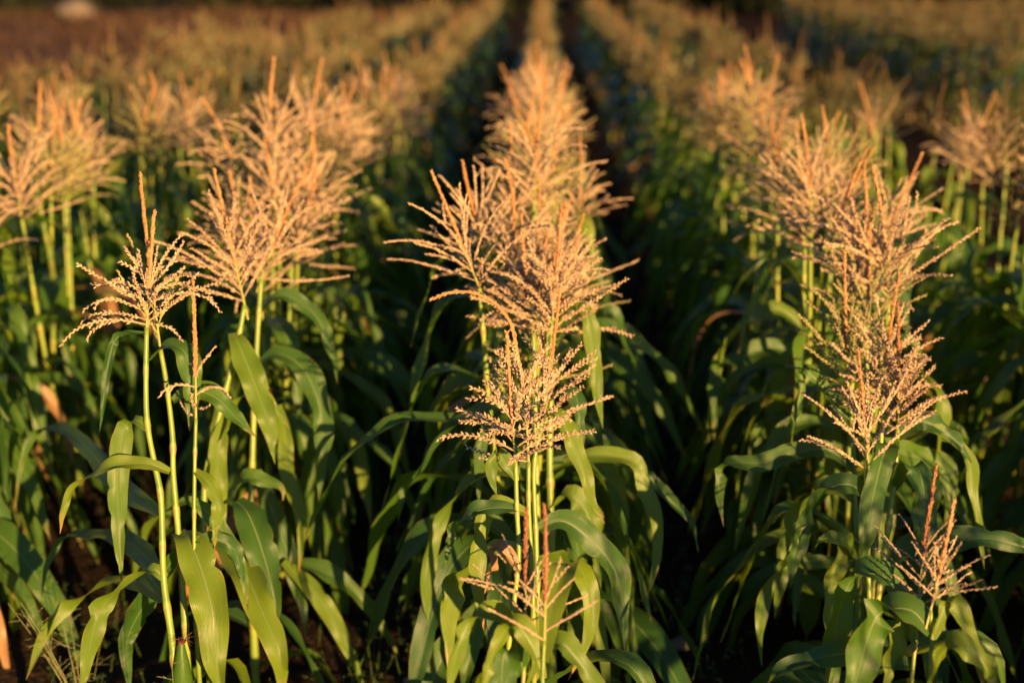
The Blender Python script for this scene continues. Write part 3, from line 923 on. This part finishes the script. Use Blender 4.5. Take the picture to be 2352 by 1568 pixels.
# ------------------------------------------------------------------ the far rows: past 300 plants, one mass
def low_plant(seed):
    rng = random.Random(seed)
    V, F, MI = [], [], []

    def strip(pts, ws, wd, mi):
        o = len(V)
        for p, w in zip(pts, ws):
            V.append(p - wd * w)
            V.append(p + wd * w)
        for i in range(len(pts) - 1):
            F.append((o + 2 * i, o + 2 * i + 1, o + 2 * i + 3, o + 2 * i + 2))
            MI.append(mi)
    h = rng.uniform(0.97, 1.10)
    for a in (0, math.pi / 2):
        strip([Vector((0, 0, 0.0)), Vector((0, 0, h * .5)), Vector((0, 0, h))], [.012, .010, .006], Vector((math.cos(a), math.sin(a), 0)), 1)
    az = rng.uniform(0, 6)
    for k in range(7):
        a = az + k * math.pi + rng.gauss(0, .5)
        d = Vector((math.cos(a), math.sin(a), 0))
        z = h * (0.35 + 0.09 * k)
        L = rng.uniform(.35, .6) * (1 - .04 * k)
        pk = rng.uniform(.05, .2)
        pts = [Vector((0, 0, z)) + d * (L * .72 * t) + Vector((0, 0, pk * math.sin(t * 2.4) * 1.2 - .42 * L * t * t)) for t in (0, .25, .5, .75, 1)]
        wd = Vector((-d.y, d.x, rng.gauss(0, .4))).normalized()
        strip(pts, [.012, .036, .038, .026, .003], wd, 0)
    for k in range(13):
        a = rng.uniform(0, 6.28)
        th = rng.uniform(.2, 1.0)
        L = rng.uniform(.13, .21)
        p0 = Vector((0, 0, h + rng.uniform(0, .13)))
        d = Vector((math.sin(th) * math.cos(a), math.sin(th) * math.sin(a), math.cos(th)))
        e = d + Vector((0, 0, rng.uniform(-.8, .1)))
        for wd in frame(d):
            strip([p0, p0 + d * (L * .5), p0 + d * (L * .5) + e * (L * .5)], [.003, .0075, .004], wd, 2 if rng.random() < .7 else 3)
    tip = Vector((rng.gauss(0, .04), rng.gauss(0, .04), h + rng.uniform(.3, .38)))
    for wd in (Vector((1, 0, 0)), Vector((0, 1, 0))):
        strip([Vector((0, 0, h)), Vector((0, 0, h)).lerp(tip, .5), tip], [.004, .010, .004], wd, 4)
    return np.array([tuple(p) for p in V], dtype=np.float32), np.array(F, dtype=np.int32), np.array(MI, dtype=np.int32)


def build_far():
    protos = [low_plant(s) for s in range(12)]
    rng = np.random.default_rng(8)
    Vs, Fs, Ms, o = [], [], [], 0
    for d, x, y, r in cand[NUM:]:
        V, F, MI = protos[rng.integers(12)]
        a, s = rng.uniform(0, 6.28), rng.uniform(.9, 1.1)
        ca, sa = math.cos(a) * s, math.sin(a) * s
        W = np.empty_like(V)
        W[:, 0] = V[:, 0] * ca - V[:, 1] * sa + x
        W[:, 1] = V[:, 0] * sa + V[:, 1] * ca + y
        W[:, 2] = V[:, 2] * s - 0.03
        Vs.append(W)
        Fs.append(F + o)
        Ms.append(MI)
        o += len(V)
    V, F, MI = np.concatenate(Vs), np.concatenate(Fs), np.concatenate(Ms)
    me = bpy.data.meshes.new("far_corn")
    me.vertices.add(len(V))
    me.vertices.foreach_set("co", V.ravel())
    me.loops.add(F.size)
    me.loops.foreach_set("vertex_index", F.ravel())
    me.polygons.add(len(F))
    me.polygons.foreach_set("loop_start", np.arange(0, F.size, 4, dtype=np.int32))
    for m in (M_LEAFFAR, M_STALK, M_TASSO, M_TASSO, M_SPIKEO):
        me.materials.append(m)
    me.update(calc_edges=True)
    me.polygons.foreach_set("material_index", MI)
    lay = me.uv_layers.new(name="UVMap")
    uv = np.repeat(rng.random((len(F), 1)).astype(np.float32), 8, axis=1).reshape(-1, 2)
    uv[:, 1] = 0.4
    lay.data.foreach_set("uv", uv.ravel())
    o = link("far_corn", me)
    o["kind"] = "stuff"
    o["label"] = "out of focus mass of corn rows running to the far end of the field"
    o["category"] = "corn"
    print("cut", cand[NUM][0], "far plants", len(cand) - NUM, "faces", len(F))


build_far()


# ------------------------------------------------------------------ weeds, stones, far hedge
def grass_weed(name, foot, n, hgt, spread, label, seed, seedhead=True):
    rng = random.Random(seed)
    root = thing(name, label, "weed", foot)
    for k in range(n):
        a = rng.uniform(0, 6.28)
        mb = MB()
        H = hgt * rng.uniform(.7, 1.1)
        sp_ = spread * rng.uniform(.3, 1)
        pts = [Vector((sp_ * t ** 1.6 * math.cos(a), sp_ * t ** 1.6 * math.sin(a), H * t)) for t in (0, .25, .5, .75, 1)]
        tube(mb, pts, [.0016, .0015, .0013, .001, .0006], 4, 0, [rng.random()] * 5)
        if seedhead:
            for q in range(9):
                t = .5 + .5 * q / 9
                p = pts[0].lerp(pts[-1], t)
                i = min(3, int(t * 4))
                p = pts[i].lerp(pts[i + 1], t * 4 - i)
                w = rng.uniform(0, 6.28)
                e = p + Vector((math.cos(w) * .045, math.sin(w) * .045, rng.uniform(0, .035))) * ((1.3 - t) * 1.6)
                tube(mb, [p, e], [.0006, .0004], 3, 0, [.5, .5])
                for s in range(7):
                    pp = p.lerp(e, (s + 1) / 7)
                    spikelet(mb, pp, ((e - p).normalized() + Vector((rng.gauss(0, .4), rng.gauss(0, .4), rng.gauss(0, .4)))).normalized(), .006, .0011, rng)
        link("stem", mb.mesh("stem", M_WEED, False), root)
    for k in range(5):
        a = rng.uniform(0, 6.28)
        d = Vector((math.cos(a), math.sin(a), 0))
        L = hgt * rng.uniform(.5, .9)
        pts = [d * (L * .6 * t) + Vector((0, 0, L * (t - .75 * t * t))) for t in (0, .3, .6, 1)]
        link("leaf", leaf_mesh("leaf", pts, .012, [Vector((-d.y, d.x, 0))] * 2, M_LEAF, rng, 2, n=10), root)
    return root


def ground_at(u, v):
    d = FWD + (u - CXP) / FPX * RGT - (v - CYP) / FPX * UPV
    return Vector((0, 0, CAMZ)) + d * (-CAMZ / d.z)


p = at(385, 1560, 2.75)
grass_weed("seeding_grass", Vector((p.x, p.y, -0.03)), 3, at(385, 1430, 2.75).z + 0.03, 0.06, "pale grass seed head in front of the kinked corn stalk", 3)
p = at(170, 1400, 3.4)
grass_weed("wild_grass", Vector((p.x, p.y, -0.03)), 7, at(170, 1330, 3.4).z, 0.18, "dark clump of fine wild grass left of the front corn", 4)


def build_weeds():
    rng = random.Random(12)
    mb = MB()
    for k in range(900):
        x = rng.choice((-0.45, -0.45, 0.45, -1.35)) + rng.gauss(0, .13)
        y = rng.uniform(2.6, 6.5)
        h = rng.uniform(.02, .16)
        a = rng.uniform(0, 6.28)
        base = Vector((x, y, -0.03))
        top = base + Vector((rng.gauss(0, .03), rng.gauss(0, .03), h))
        tube(mb, [base, top], [.001, .0007], 3, 0, [.3, .3])
        for q in range(4):
            w = a + q * 1.57
            d = Vector((math.cos(w), math.sin(w), rng.uniform(-.2, .5))).normalized()
            s = rng.uniform(.008, .02)
            n = d.cross(Vector((0, 0, 1))).normalized()
            c = base.lerp(top, rng.uniform(.5, 1))
            mb.add([c, c + d * s * .5 + n * s * .32, c + d * s, c + d * s * .5 - n * s * .32], [(0, 1, 2, 3)], [(rng.random(), 0)] * 4)
    o = link("weeds", mb.mesh("weeds", M_WEEDLEAF, False))
    o["kind"] = "stuff"
    o["label"] = "small leafy weeds growing on the soil between the corn rows"
    o["category"] = "weeds"


build_weeds()


def stone(p, r, label, seed, mat_=M_STONE, name="stone"):
    rng = random.Random(seed)
    import bmesh
    bm = bmesh.new()
    bmesh.ops.create_icosphere(bm, subdivisions=3, radius=r)
    ph = [Vector((rng.uniform(-1, 1), rng.uniform(-1, 1), rng.uniform(-1, 1))).normalized() for _ in range(9)]
    for v in bm.verts:
        n = v.co.normalized()
        k = 1 - sum(max(0, n.dot(q) - .72) * .9 for q in ph)
        v.co = Vector((n.x * 1.25, n.y, n.z * .7)) * r * k
    me = bpy.data.meshes.new(name)
    bm.to_mesh(me)
    bm.free()
    me.materials.append(mat_)
    for q in me.polygons:
        q.use_smooth = True
    o = link(name, me, None, p)
    o["label"], o["category"] = label, "stone"
    return o


stone(ground_at(955, 1552) + Vector((0, 0, -.02)), .035, "pale stone on dark soil between the left and centre corn rows", 1)
stone(ground_at(1560, 1478) + Vector((0, 0, 0)), .03, "pale stone on dark soil between the centre and right corn rows", 2)
stone(ground_at(176, 45) + Vector((0, 0, .3)), .55, "sunlit pale boulder standing far off on the bare brown soil", 3, name="boulder")


def build_hedge():
    rng = np.random.default_rng(21)
    n = 16000
    x = rng.uniform(-40, 30, n)
    z = rng.random(n) ** .8 * (3.2 + 1.2 * np.sin(x * .7) + .7 * np.sin(x * 2.1 + 1))
    y = 52 + rng.normal(0, 1.0, n) + 1.5 * np.sin(x * .4)
    c = np.stack([x, y, z], -1)
    d1 = rng.normal(size=(n, 3))
    d1 /= np.linalg.norm(d1, axis=1, keepdims=True)
    d2 = np.cross(d1, rng.normal(size=(n, 3)))
    d2 /= np.linalg.norm(d2, axis=1, keepdims=True)
    s = rng.uniform(.18, .42, (n, 1))
    V = np.stack([c - d1 * s, c + d2 * s * .55, c + d1 * s, c - d2 * s * .55], 1).reshape(-1, 3)
    me = bpy.data.meshes.new("treeline")
    me.from_pydata(V.tolist(), [], np.arange(4 * n).reshape(-1, 4).tolist())
    me.materials.append(M_HEDGE)
    o = link("treeline", me)
    o["kind"] = "stuff"
    o["label"] = "dark far line of trees and bushes behind the field"
    o["category"] = "trees"


build_hedge()


def build_dry_grass():
    rng = np.random.default_rng(33)
    n = 26000
    y = 12 + rng.random(n) ** 1.6 * 40
    x = -3.4 - np.maximum(0, 14 - y) * .45 + np.maximum(0, y - 14) * .05 - rng.random(n) ** 1.4 * (6 + y * .55)
    h = rng.uniform(.12, .42, n) * (1 + .5 * np.sin(x * .9 + np.sin(y * .5) * 2))
    a = rng.uniform(0, 6.28, n)
    lx, ly = rng.normal(0, .35, n) * h, rng.normal(0, .35, n) * h
    w = .010 + .012 * rng.random(n)
    z0 = np.full(n, -.03)
    A = np.stack([x - np.cos(a) * w, y - np.sin(a) * w, z0], -1)
    B = np.stack([x + np.cos(a) * w, y + np.sin(a) * w, z0], -1)
    Cc = np.stack([x + lx * .5 + np.cos(a) * w, y + ly * .5 + np.sin(a) * w, z0 + h * .6], -1)
    D = np.stack([x + lx, y + ly, z0 + h], -1)
    V = np.stack([A, B, Cc, D], 1).reshape(-1, 3)
    me = bpy.data.meshes.new("dry_grass")
    me.from_pydata(V.tolist(), [], np.arange(4 * n).reshape(-1, 4).tolist())
    me.materials.append(M_DRY)
    lay = me.uv_layers.new(name="UVMap")
    lay.data.foreach_set("uv", np.repeat(rng.random((n, 1)), 8, axis=1).astype(np.float32).ravel())
    o = link("dry_grass", me)
    o["kind"] = "stuff"
    o["label"] = "reddish dry grass and stubble on the bare ground left of the field"
    o["category"] = "grass"


build_dry_grass()
